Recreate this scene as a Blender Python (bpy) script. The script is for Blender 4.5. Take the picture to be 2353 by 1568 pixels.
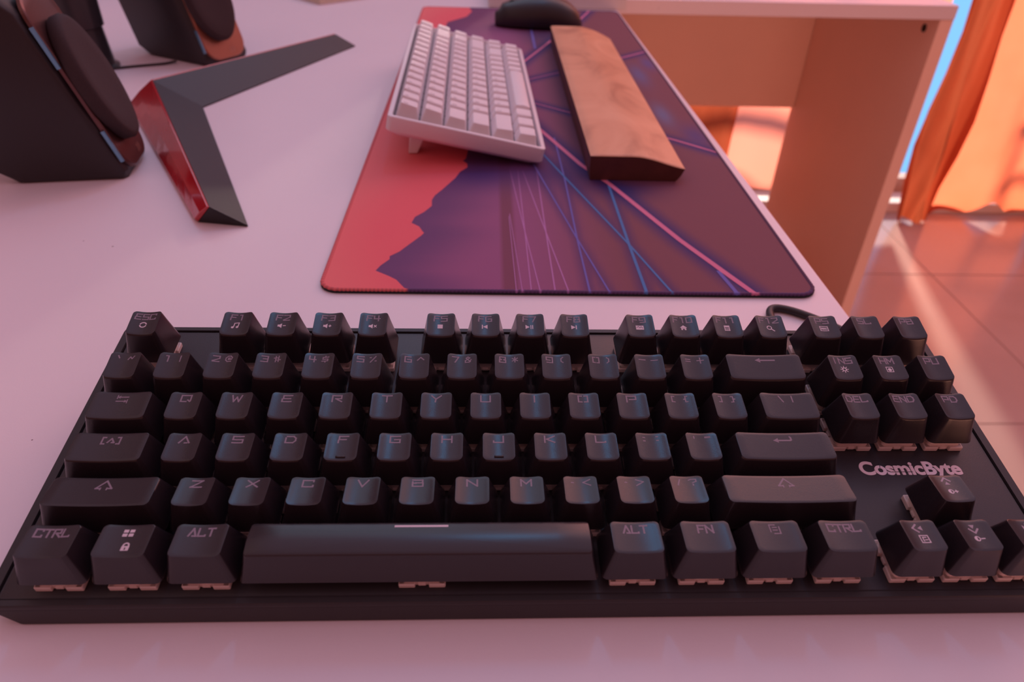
import bpy, bmesh, math, random
from mathutils import Matrix, Vector
random.seed(7)
for o in list(bpy.data.objects): bpy.data.objects.remove(o)
SC = bpy.context.scene
COL = SC.collection
S = 0.001                                   # every length below is in millimetres

# ------------------------------------------------------------------ camera
cam_d = bpy.data.cameras.new('camera')
cam = bpy.data.objects.new('camera', cam_d); COL.objects.link(cam)
cam.matrix_world = Matrix(((0.9990399606511405, -0.004815765227749482, -0.0435426851197616, 150.23*S),
                           (-0.03283153803695532, 0.5757560141095651, -0.8169621180488077, -234.99*S),
                           (0.02900426058866983, 0.817607375591694, 0.5750451567014256, 219.84*S),
                           (0, 0, 0, 1)))
cam_d.sensor_width = 36; cam_d.lens = 25.422
cam_d.clip_start = 0.01; cam_d.clip_end = 50
cam_d.dof.use_dof = True; cam_d.dof.focus_distance = 0.30; cam_d.dof.aperture_fstop = 12
SC.camera = cam

# ------------------------------------------------------------------ exposure, world, lamps
SC.view_settings.view_transform = 'Standard'; SC.view_settings.look = 'None'
SC.view_settings.exposure = 0.0; SC.view_settings.gamma = 1.0
SC.view_settings.use_curve_mapping = False

def build_world():
    w = bpy.data.worlds.new('room_and_sky'); SC.world = w; w.use_nodes = True
    nt = w.node_tree; nt.nodes.clear()
    out = nt.nodes.new('ShaderNodeOutputWorld'); bg = nt.nodes.new('ShaderNodeBackground')
    tc = nt.nodes.new('ShaderNodeTexCoord'); sep = nt.nodes.new('ShaderNodeSeparateXYZ')
    nt.links.new(tc.outputs['Generated'], sep.inputs[0])
    def mth(op, a, b):
        m = nt.nodes.new('ShaderNodeMath'); m.operation = op
        for i, v in enumerate((a, b)):
            if isinstance(v, (int, float)): m.inputs[i].default_value = v
            else: nt.links.new(v, m.inputs[i])
        return m.outputs[0]
    t = mth('ADD', mth('MULTIPLY', sep.outputs[1], 0.30), mth('ADD', mth('MULTIPLY', sep.outputs[2], 0.42), 0.27))
    t = mth('ADD', t, mth('MULTIPLY', sep.outputs[0], 0.10))
    r = nt.nodes.new('ShaderNodeValToRGB'); nt.links.new(t, r.inputs[0])
    e = r.color_ramp.elements
    e[0].position = 0.0; e[0].color = (.26, .085, .070, 1)
    e[1].position = 1.0; e[1].color = (.95, .68, .95, 1)
    for p, c in ((.25, (.38, .125, .115)), (.5, (.48, .23, .27)), (.78, (.68, .46, .64))):
        x = e.new(p); x.color = (*c, 1)
    # the sky outside the window lies low towards +y
    sky = mth('MINIMUM', 1.0, mth('MAXIMUM', 0.0, mth('MULTIPLY', mth('SUBTRACT', sep.outputs[1], 0.70), 12.0)))
    mx = nt.nodes.new('ShaderNodeMix'); mx.data_type = 'RGBA'
    nt.links.new(sky, mx.inputs[0]); nt.links.new(r.outputs[0], mx.inputs[6]); mx.inputs[7].default_value = (.26, .62, 1.15, 1)
    nt.links.new(mx.outputs[2], bg.inputs[0]); bg.inputs[1].default_value = 1.06
    nt.links.new(bg.outputs[0], out.inputs[0])
build_world()

def area(name, loc, size, rot, power, color):
    d = bpy.data.lights.new(name, 'AREA'); d.shape = 'RECTANGLE'; d.size, d.size_y = size[0]*S, size[1]*S
    d.energy = power; d.color = color
    o = bpy.data.objects.new(name, d); COL.objects.link(o)
    o.location = [c*S for c in loc]; o.rotation_euler = [math.radians(a) for a in rot]
    return o
# low sun outside, shining on the curtains; the last three area lights are added, unseen fills
sd = bpy.data.lights.new('sun', 'SUN'); sd.energy = 8.0; sd.color = (1, .80, .66); sd.angle = math.radians(5)
sun = bpy.data.objects.new('sun', sd); COL.objects.link(sun)
sun.rotation_euler = (math.radians(-66), 0, math.radians(-14))
area('window_daylight', (1350, 1660, 1300), (2000, 1700), (-80, 0, 0), 15.0, (1, .70, .80))
area('cool_left_fill', (-250, 1660, 1350), (900, 1500), (-80, 0, 0), 4.6, (.50, .74, 1))  # added unseen fill, cools the desk and the key reflections
area('blue_glint_fill', (255, 1180, 1850), (60, 260), (0, 0, 0), 2.6, (.06, .50, 1))  # added unseen light that puts blue glints on the key tops
area('low_warm_fill', (500, -1350, -400), (1900, 520), (90, 0, 0), 14.0, (1, .42, .30))  # added unseen fill behind the camera, warms the kneehole panels

# ------------------------------------------------------------------ materials
def rgb(r, g, b):
    f = lambda c: ((c/255)/12.92 if c/255 <= .04045 else ((c/255+.055)/1.055)**2.4)
    return (f(r), f(g), f(b))
def mat(name, color, rough=.5, spec=.5, metal=0, noise=0, nscale=300, bump=0, bscale=800, coat=0, trans=0, rvar=0):
    m = bpy.data.materials.new(name); m.use_nodes = True; nt = m.node_tree
    b = nt.nodes['Principled BSDF']
    b.inputs['Base Color'].default_value = (*color, 1); b.inputs['Roughness'].default_value = rough
    b.inputs['Specular IOR Level'].default_value = spec; b.inputs['Metallic'].default_value = metal
    b.inputs['Coat Weight'].default_value = coat
    tc = nt.nodes.new('ShaderNodeTexCoord')
    if noise or rvar:
        n = nt.nodes.new('ShaderNodeTexNoise'); n.inputs['Scale'].default_value = nscale; n.inputs['Detail'].default_value = 4
        nt.links.new(tc.outputs['Object'], n.inputs['Vector'])
        if noise:
            mx = nt.nodes.new('ShaderNodeMix'); mx.data_type = 'RGBA'
            nt.links.new(n.outputs['Fac'], mx.inputs[0])
            mx.inputs[6].default_value = (*[c*(1-noise) for c in color], 1); mx.inputs[7].default_value = (*[min(1, c*(1+noise)) for c in color], 1)
            nt.links.new(mx.outputs[2], b.inputs['Base Color'])
        if rvar:
            mr = nt.nodes.new('ShaderNodeMapRange'); nt.links.new(n.outputs['Fac'], mr.inputs[0])
            mr.inputs[3].default_value = rough-rvar; mr.inputs[4].default_value = rough+rvar
            nt.links.new(mr.outputs[0], b.inputs['Roughness'])
    if bump:
        n2 = nt.nodes.new('ShaderNodeTexNoise'); n2.inputs['Scale'].default_value = bscale
        nt.links.new(tc.outputs['Object'], n2.inputs['Vector'])
        bp = nt.nodes.new('ShaderNodeBump'); bp.inputs['Strength'].default_value = bump; bp.inputs['Distance'].default_value = .0002
        nt.links.new(n2.outputs['Fac'], bp.inputs['Height']); nt.links.new(bp.outputs[0], b.inputs['Normal'])
    return m
M = {}
M['cap'] = mat('black_keycap_plastic', (.021, .0155, .0195), .27, .5, bump=.10, bscale=2500)
M['legend'] = mat('etched_legend', (.22, .165, .21), .5)
M['arrow'] = mat('etched_arrow', (.36, .28, .34), .5)
M['icon'] = mat('printed_symbol', (.60, .50, .56), .5)
M['case'] = mat('black_case_plastic', (.022, .017, .019), .48, .5, bump=.15, bscale=1500)
M['plate'] = mat('black_metal_plate', (.026, .022, .027), .42, .5, bump=.2, bscale=2500)
M['switch'] = mat('milky_switch_housing', (.78, .64, .60), .35, .5)
M['stem'] = mat('blue_switch_stem', (.05, .12, .35), .4)
M['logo'] = mat('pale_logo_print', (.80, .66, .72), .5)
M['cable'] = mat('black_cable_rubber', (.02, .015, .016), .5)
M['wcap'] = mat('white_keycap_plastic', (.80, .77, .80), .42, .5)
M['wcase'] = mat('white_case_plastic', (.80, .76, .80), .40, .5)
M['wplate'] = mat('grey_key_plate', (.16, .12, .13), .6)
M['wleg'] = mat('grey_keycap_print', (.20, .17, .20), .6)
M['spk'] = mat('black_speaker_plastic', (.018, .012, .015), .45, .5)
M['gloss'] = mat('satin_black_fascia_warm_tint', (.13, .06, .058), .28, .6, metal=.6)  # black fascia with a warm reflection tinted into its colour
M['gloss_reflect'] = mat('fascia_reflection_tint', (.42, .17, .11), .3, .6, metal=.5)  # rear fascia, orange curtain reflection put into the base colour
M['foam'] = mat('dark_speaker_cloth', (.045, .030, .033), .8, .3, noise=.3, nscale=900, bump=.6, bscale=2500)
M['standm'] = mat('charcoal_painted_metal', (.024, .017, .025), .5, .5, bump=.15, bscale=1500)
M['blackm'] = mat('matt_black_end', (.008, .006, .007), .5)
M['red'] = mat('glossy_red_plastic', (.48, .012, .022), .16, .6, coat=.6, noise=.2, nscale=15)
M['pole'] = mat('satin_black_tube', (.030, .028, .032), .28, .6)
M['mouse'] = mat('soft_black_shell', (.022, .018, .022), .40, .5)
M['book'] = mat('white_card', (.80, .76, .74), .6, noise=.03)
M['page'] = mat('cream_page_edges', (.70, .62, .48), .7)
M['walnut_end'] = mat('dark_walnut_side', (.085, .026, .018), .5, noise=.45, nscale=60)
M['wall'] = mat('painted_wall', (.62, .55, .53), .8, noise=.03, nscale=4)
M['grout'] = mat('grout', (.30, .20, .17), .8)
M['pole_grey'] = mat('shadow_rail_paint', (.3, .3, .32), .5)  # for the added rails that shade the curtains
M['plug'] = mat('dark_screw_hole', (.02, .01, .008), .8)
M['thread_dark'] = mat('black_rubber_base', (.010, .009, .012), .8)
M['metal'] = mat('curtain_weight_steel', (.7, .7, .72), .2, metal=1)

def desk_mat(name, base, rough):
    m = mat(name, base, rough, .5); nt = m.node_tree; b = nt.nodes['Principled BSDF']
    tc = nt.nodes.new('ShaderNodeTexCoord')
    n = nt.nodes.new('ShaderNodeTexNoise'); n.inputs['Scale'].default_value = 6; n.inputs['Detail'].default_value = 5
    nt.links.new(tc.outputs['Object'], n.inputs['Vector'])
    v = nt.nodes.new('ShaderNodeTexVoronoi'); v.inputs['Scale'].default_value = 42
    nt.links.new(tc.outputs['Object'], v.inputs['Vector'])
    ls = nt.nodes.new('ShaderNodeMath'); ls.operation = 'LESS_THAN'; ls.inputs[1].default_value = .028
    nt.links.new(v.outputs['Distance'], ls.inputs[0])
    n3 = nt.nodes.new('ShaderNodeTexNoise'); n3.inputs['Scale'].default_value = 14
    nt.links.new(tc.outputs['Object'], n3.inputs['Vector'])
    gt = nt.nodes.new('ShaderNodeMath'); gt.operation = 'GREATER_THAN'; gt.inputs[1].default_value = .52
    nt.links.new(n3.outputs['Fac'], gt.inputs[0])
    mu = nt.nodes.new('ShaderNodeMath'); mu.operation = 'MULTIPLY'
    nt.links.new(ls.outputs[0], mu.inputs[0]); nt.links.new(gt.outputs[0], mu.inputs[1])
    a = nt.nodes.new('ShaderNodeMix'); a.data_type = 'RGBA'; nt.links.new(n.outputs['Fac'], a.inputs[0])
    a.inputs[6].default_value = (*[c*.97 for c in base], 1); a.inputs[7].default_value = (*[min(1, c*1.03) for c in base], 1)
    d = nt.nodes.new('ShaderNodeMix'); d.data_type = 'RGBA'; nt.links.new(mu.outputs[0], d.inputs[0])
    nt.links.new(a.outputs[2], d.inputs[6]); d.inputs[7].default_value = (.28, .20, .22, 1)
    nt.links.new(d.outputs[2], b.inputs['Base Color'])
    n2 = nt.nodes.new('ShaderNodeTexNoise'); n2.inputs['Scale'].default_value = 900
    nt.links.new(tc.outputs['Object'], n2.inputs['Vector'])
    bp = nt.nodes.new('ShaderNodeBump'); bp.inputs['Strength'].default_value = .15; bp.inputs['Distance'].default_value = .0002
    nt.links.new(n2.outputs['Fac'], bp.inputs['Height']); nt.links.new(bp.outputs[0], b.inputs['Normal'])
    return m
M['desk'] = desk_mat('white_laminate', (.80, .72, .76), .42)
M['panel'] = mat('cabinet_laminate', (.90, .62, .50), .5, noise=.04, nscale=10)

def wood_mat():
    m = bpy.data.materials.new('oiled_wood'); m.use_nodes = True; nt = m.node_tree; b = nt.nodes['Principled BSDF']
    tc = nt.nodes.new('ShaderNodeTexCoord'); mp = nt.nodes.new('ShaderNodeMapping'); mp.inputs['Scale'].default_value = (18, 9, 18)
    nt.links.new(tc.outputs['Object'], mp.inputs[0])
    n = nt.nodes.new('ShaderNodeTexNoise'); n.inputs['Scale'].default_value = 1; n.inputs['Detail'].default_value = 8; n.inputs['Distortion'].default_value = 1.2
    nt.links.new(mp.outputs[0], n.inputs['Vector'])
    r = nt.nodes.new('ShaderNodeValToRGB'); nt.links.new(n.outputs['Fac'], r.inputs[0])
    e = r.color_ramp.elements; e[0].position = .33; e[0].color = (.46, .20, .10, 1); e[1].position = .72; e[1].color = (.78, .42, .24, 1)
    x = e.new(.47); x.color = (.66, .32, .17, 1)
    nt.links.new(r.outputs[0], b.inputs['Base Color']); b.inputs['Roughness'].default_value = .42
    return m
M['wood'] = wood_mat()

def floor_mat():
    m = bpy.data.materials.new('polished_tiles'); m.use_nodes = True; nt = m.node_tree; b = nt.nodes['Principled BSDF']
    tc = nt.nodes.new('ShaderNodeTexCoord')
    n = nt.nodes.new('ShaderNodeTexNoise'); n.inputs['Scale'].default_value = 2.2; n.inputs['Detail'].default_value = 7; n.inputs['Distortion'].default_value = .8
    nt.links.new(tc.outputs['Object'], n.inputs['Vector'])
    r = nt.nodes.new('ShaderNodeValToRGB'); nt.links.new(n.outputs['Fac'], r.inputs[0])
    e = r.color_ramp.elements; e[0].color = (.34, .25, .22, 1); e[1].color = (.50, .40, .38, 1)
    nt.links.new(r.outputs[0], b.inputs['Base Color']); b.inputs['Roughness'].default_value = .17
    b.inputs['Specular IOR Level'].default_value = .5
    return m
M['floor'] = floor_mat()

def cloth_mat(name, color, trans, wt, wav=0, color2=None):
    m = bpy.data.materials.new(name); m.use_nodes = True; nt = m.node_tree; nt.nodes.clear()
    out = nt.nodes.new('ShaderNodeOutputMaterial'); d = nt.nodes.new('ShaderNodeBsdfDiffuse'); t = nt.nodes.new('ShaderNodeBsdfTranslucent')
    mx = nt.nodes.new('ShaderNodeMixShader'); mx.inputs[0].default_value = wt
    tc = nt.nodes.new('ShaderNodeTexCoord'); n = nt.nodes.new('ShaderNodeTexNoise'); n.inputs['Scale'].default_value = 9; n.inputs['Detail'].default_value = 3
    nt.links.new(tc.outputs['Object'], n.inputs['Vector'])
    c = nt.nodes.new('ShaderNodeMix'); c.data_type = 'RGBA'; nt.links.new(n.outputs['Fac'], c.inputs[0])
    c.inputs[6].default_value = (*trans, 1); c.inputs[7].default_value = (*(color2 or trans), 1)
    nt.links.new(c.outputs[2], t.inputs[0]); d.inputs[0].default_value = (*color, 1)
    nt.links.new(d.outputs[0], mx.inputs[1]); nt.links.new(t.outputs[0], mx.inputs[2]); nt.links.new(mx.outputs[0], out.inputs[0])
    return m
M['drape'] = cloth_mat('terracotta_drape_cloth', (.50, .12, .05), (.36, .075, .032), .55)
M['sheer'] = cloth_mat('glowing_orange_sheer', (.80, .45, .25), (.86, .165, .070), .88, color2=(.90, .215, .105))
M['pale_sheer'] = cloth_mat('pale_peach_sheer', (.80, .5, .35), (.90, .27, .18), .88)

# vertex-colour material for the printed pad
def vc_mat(name, rough):
    m = bpy.data.materials.new(name); m.use_nodes = True; nt = m.node_tree; b = nt.nodes['Principled BSDF']
    a = nt.nodes.new('ShaderNodeVertexColor'); a.layer_name = 'print'
    nt.links.new(a.outputs[0], b.inputs['Base Color']); b.inputs['Roughness'].default_value = rough; b.inputs['Specular IOR Level'].default_value = .25
    tc = nt.nodes.new('ShaderNodeTexCoord'); n = nt.nodes.new('ShaderNodeTexNoise'); n.inputs['Scale'].default_value = 1800
    nt.links.new(tc.outputs['Object'], n.inputs['Vector'])
    bp = nt.nodes.new('ShaderNodeBump'); bp.inputs['Strength'].default_value = .3; bp.inputs['Distance'].default_value = .0002
    nt.links.new(n.outputs['Fac'], bp.inputs['Height']); nt.links.new(bp.outputs[0], b.inputs['Normal'])
    return m
M['print'] = vc_mat('printed_cloth', .75)

# ------------------------------------------------------------------ mesh helpers
class MB:
    def __init__(s): s.v = []; s.f = []; s.m = []; s.sm = []
    def add(s, vs, fs, m=0, smooth=False):
        o = len(s.v); s.v += [tuple(v) for v in vs]
        for f in fs: s.f.append(tuple(i+o for i in f)); s.m.append(m); s.sm.append(smooth)
        return s
    def box(s, x0, x1, y0, y1, z0, z1, m=0):
        vs = [(x, y, z) for z in (z0, z1) for y in (y0, y1) for x in (x0, x1)]
        return s.add(vs, [(0, 2, 3, 1), (4, 5, 7, 6), (0, 1, 5, 4), (2, 6, 7, 3), (0, 4, 6, 2), (1, 3, 7, 5)], m)
    def prism(s, poly, y0, y1, m=0, axis='y'):
        n = len(poly)
        mk = {'y': lambda p, t: (p[0], t, p[1]), 'z': lambda p, t: (p[0], p[1], t), 'x': lambda p, t: (t, p[0], p[1])}[axis]
        vs = [mk(p, y0) for p in poly]+[mk(p, y1) for p in poly]
        fs = [tuple(range(n)), tuple(range(2*n-1, n-1, -1))]+[(i+n, (i+1) % n+n, (i+1) % n, i) for i in range(n)]
        return s.add(vs, fs, m)
    def rings(s, rings, m=0, smooth=True, cap0=True, cap1=True, closed=True):
        n = len(rings[0]); vs = [p for r in rings for p in r]; fs = []
        for k in range(len(rings)-1):
            for i in range(n if closed else n-1):
                j = (i+1) % n; fs.append((k*n+i, k*n+j, (k+1)*n+j, (k+1)*n+i))
        if cap0: fs.append(tuple(range(n-1, -1, -1)))
        if cap1: fs.append(tuple((len(rings)-1)*n+i for i in range(n)))
        return s.add(vs, fs, m, smooth)
    def tube(s, pts, r, m=0, n=12, caps=True):
        pts = [Vector(p) for p in pts]; rings = []
        up = Vector((0, 0, 1))
        for i, p in enumerate(pts):
            t = (pts[min(i+1, len(pts)-1)]-pts[max(i-1, 0)]).normalized()
            a = t.cross(up); a = a.normalized() if a.length > 1e-3 else Vector((1, 0, 0)); b = t.cross(a).normalized()
            rr = r[i] if isinstance(r, (list, tuple)) else r
            rings.append([tuple(p+rr*(math.cos(2*math.pi*k/n)*a+math.sin(2*math.pi*k/n)*b)) for k in range(n)])
        return s.rings(rings, m, True, caps, caps)
    def mesh(s, name, mats):
        me = bpy.data.meshes.new(name); me.from_pydata([(a*S, b*S, c*S) for a, b, c in s.v], [], s.f)
        for mm in mats: me.materials.append(mm)
        for p, mi, sm in zip(me.polygons, s.m, s.sm): p.material_index = mi; p.use_smooth = sm
        bm = bmesh.new(); bm.from_mesh(me); bmesh.ops.recalc_face_normals(bm, faces=bm.faces); bm.to_mesh(me); bm.free()
        me.update(); return me
def link(name, me, parent=None, loc=None, rot=None):
    o = bpy.data.objects.new(name, me); COL.objects.link(o)
    if parent is not None: o.parent = parent
    if loc: o.location = [c*S for c in loc]
    if rot: o.rotation_euler = rot
    return o
def obj(name, mb, mats, parent=None, loc=None, rot=None, bevel=0, seg=2, sharp=None):
    me = mb.mesh(name, mats if isinstance(mats, (list, tuple)) else [mats])
    o = link(name, me, parent, loc, rot)
    if bevel:
        b = o.modifiers.new('bevel', 'BEVEL'); b.width = bevel*S; b.segments = seg; b.limit_method = 'ANGLE'; b.angle_limit = math.radians(30)
    if sharp: smooth_angle(me, sharp)
    return o
def smooth_angle(me, deg=35):
    bm = bmesh.new(); bm.from_mesh(me); a = math.radians(deg)
    for f in bm.faces: f.smooth = True
    for e in bm.edges: e.smooth = not (len(e.link_faces) == 2 and e.calc_face_angle(0) > a)
    bm.to_mesh(me); bm.free()
def thing(name, label, cat, loc=(0, 0, 0), rot=(0, 0, 0), group=None):
    o = bpy.data.objects.new(name, None); COL.objects.link(o); o.empty_display_size = .02
    o.location = [c*S for c in loc]; o.rotation_euler = rot
    return tag(o, label, cat, group)
def tag(o, label, cat=None, group=None, kind=None):
    if label: o['label'] = label
    if cat: o['category'] = cat
    if group: o['group'] = group
    if kind: o['kind'] = kind
    return o

# ------------------------------------------------------------------ the room
tw = 600
floor = MB()
floor.box(-2600, 4200, -1600, 2020, -760, -721, 1)
for ix in range(-5, 8):
    for iy in range(-2, 4):
        x0 = ix*tw+160; y0 = iy*tw-380
        floor.box(x0+2, x0+tw-2, y0+2, y0+tw-2, -722, -720, 0)
tag(obj('floor', floor, [M['floor'], M['grout']]), None, kind='structure')
WY = 1900
wb = MB()
wb.box(-1300, 415, WY, WY+120, -720, 2300); wb.box(2700, 4200, WY, WY+120, -720, 2300)
wb.box(415, 2700, WY, WY+120, 2050, 2300); wb.box(415, 2700, WY, WY+120, -720, -700)
tag(obj('wall_back', wb, M['wall']), None, kind='structure')
wl = MB(); wl.box(-1400, -1300, -1600, 2020, -720, 2300)
tag(obj('wall_left', wl, M['wall']), None, kind='structure')
wf = MB()
for xx in (416, 720, 1130, 2660): wf.box(xx, xx+45, WY+30, WY+80, -700, 2050)
for zz in (-700, 2005): wf.box(416, 2700, WY+32, WY+78, zz, zz+45)
tag(obj('window_1', wf, M['wall']), None, kind='structure')
sl = MB(); sl.box(416, 2700, 1815, WY, -722, -690)
tag(obj('trim_1', sl, M['book'], bevel=4), None, kind='structure')

rl = MB()  # unseen rails added outside to cast soft shadow bands on the sheers
for x0, x1 in ((760, 1200), (1850, 2600)):
    P = [(x0+(x1-x0)*i/12, 2300, -225+30*math.sin(i/12*math.pi)) for i in range(13)]; rl.tube(P, 24, n=10)
    P = [(x0+(x1-x0)*i/12, 2300, -395+24*math.sin(i*1.1)) for i in range(13)]; rl.tube(P, 16, n=10)
for xx in (770, 1190, 1870, 2240, 2590): rl.box(xx-9, xx+9, 2290, 2310, -720, -225)
tag(obj('shadow_rails', rl, M['pole_grey']), None, kind='structure')
# curtains: folded sheets hung along the window
def curtain(x0, x1, y, z0, z1, amp, wl, m, name, label, parent=None, seed=0, hem=0, bunch=0):
    rnd = random.Random(seed); nx = max(24, int((x1-x0)/wl*14)); nz = 26
    ph = [rnd.uniform(0, 6.28) for _ in range(6)]
    def pt(i, k, off):
        u = i/nx; w = k/nz
        x = x0+(x1-x0)*u; z = z0+(z1-z0)*w
        zh = z + (1-w)**3*hem*math.sin(u*7+ph[0])*(1)+(1-w)**3*hem*.5*math.sin(u*17+ph[1])
        a = amp*(.7+.3*math.sin(w*3+ph[2]))
        yy = y+a*math.sin(2*math.pi*(x-x0)/wl+.6*math.sin(w*4+ph[3]))+.3*a*math.sin(2*math.pi*(x-x0)/(wl*.43)+ph[4]+w*2)+off
        yy += (1-w)**4*amp*1.2*math.sin(w*30+u*9+ph[5])
        xx = x+bunch*math.sin(w*5+ph[2])*(u-.5)
        return (xx, yy, zh)
    mb = MB(); V = []
    for off in (0, 2.0):
        for k in range(nz+1):
            for i in range(nx+1): V.append(pt(i, k, off))
    n = (nx+1)*(nz+1); F = []
    for k in range(nz):
        for i in range(nx):
            a = k*(nx+1)+i; q = (a, a+1, a+nx+2, a+nx+1)
            F.append(q)
    mb.add(V[:n], F, 0, True)
    o = obj(name, mb, m)
    return tag(o, label, 'curtain')
curtain(1408, 1512, 1745, -716, 2080, 26, 62, M['drape'], 'drape_curtain', 'terracotta curtain drawn into a narrow upright bunch beside the bright window gap', seed=2, hem=8, bunch=-14)
curtain(1515, 1880, 1790, -700, 2080, 16, 190, M['sheer'], 'sheer_curtain', 'glowing orange sheer curtain right of the narrow bunched drape, rumpled at its hem', seed=5, hem=22)
curtain(1850, 2650, 1740, -700, 2080, 26, 110, M['drape'], 'drape_curtain', 'deep orange curtain at the far right edge of the window', seed=9, hem=10)
curtain(870, 1385, 1790, -632, 2080, 8, 240, M['pale_sheer'], 'sheer_curtain', 'pale peach sheer curtain seen in the opening under the side desk', seed=4, hem=3)
curtain(420, 868, 1770, -690, 2080, 12, 130, M['drape'], 'drape_curtain', 'deep orange curtain left of the pale sheer, behind the side desk', seed=11, hem=5)
cw = MB()
cw.rings([[(2013+r*math.cos(a)*1.3, 1760+r*math.sin(a), z) for a in [i*math.pi/8 for i in range(16)]] for r, z in ((13, -720), (17, -712), (15, -703), (8, -697), (1, -695))], 0)
tag(obj('curtain_weight', cw, M['metal']), 'small shiny metal weight on the floor below the orange sheer curtain', 'weight')

# ------------------------------------------------------------------ desks
dk = thing('desk', 'large white laminate desk carrying keyboards, mouse pad and speakers', 'desk', (0, 0, -720))
dt = MB(); dt.prism([(-1200, -420), (358, -420), (360.2, 100), (359.4, 1060), (359.4, 1700), (-1200, 1700)], -25, 0, axis='z')
obj('desk_top', dt, M['desk'], dk, (0, 0, 720), bevel=1.2)
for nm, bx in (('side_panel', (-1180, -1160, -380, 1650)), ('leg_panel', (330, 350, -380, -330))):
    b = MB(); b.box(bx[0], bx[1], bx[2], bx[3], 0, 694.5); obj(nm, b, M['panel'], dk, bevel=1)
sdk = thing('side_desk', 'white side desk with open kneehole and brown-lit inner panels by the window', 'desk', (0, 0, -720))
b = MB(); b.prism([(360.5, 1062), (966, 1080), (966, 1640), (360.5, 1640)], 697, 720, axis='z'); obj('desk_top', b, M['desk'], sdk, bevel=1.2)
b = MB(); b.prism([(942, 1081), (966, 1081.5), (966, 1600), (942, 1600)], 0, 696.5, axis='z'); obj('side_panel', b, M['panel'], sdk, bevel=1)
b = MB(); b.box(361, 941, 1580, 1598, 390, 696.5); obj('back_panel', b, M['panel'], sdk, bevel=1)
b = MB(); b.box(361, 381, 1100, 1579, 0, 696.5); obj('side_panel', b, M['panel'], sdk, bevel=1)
b = MB(); b.tube([(940.6, 1122, 675), (942.5, 1122, 675)], 7, n=16); obj('screw_hole', b, M['plug'], sdk)

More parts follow.
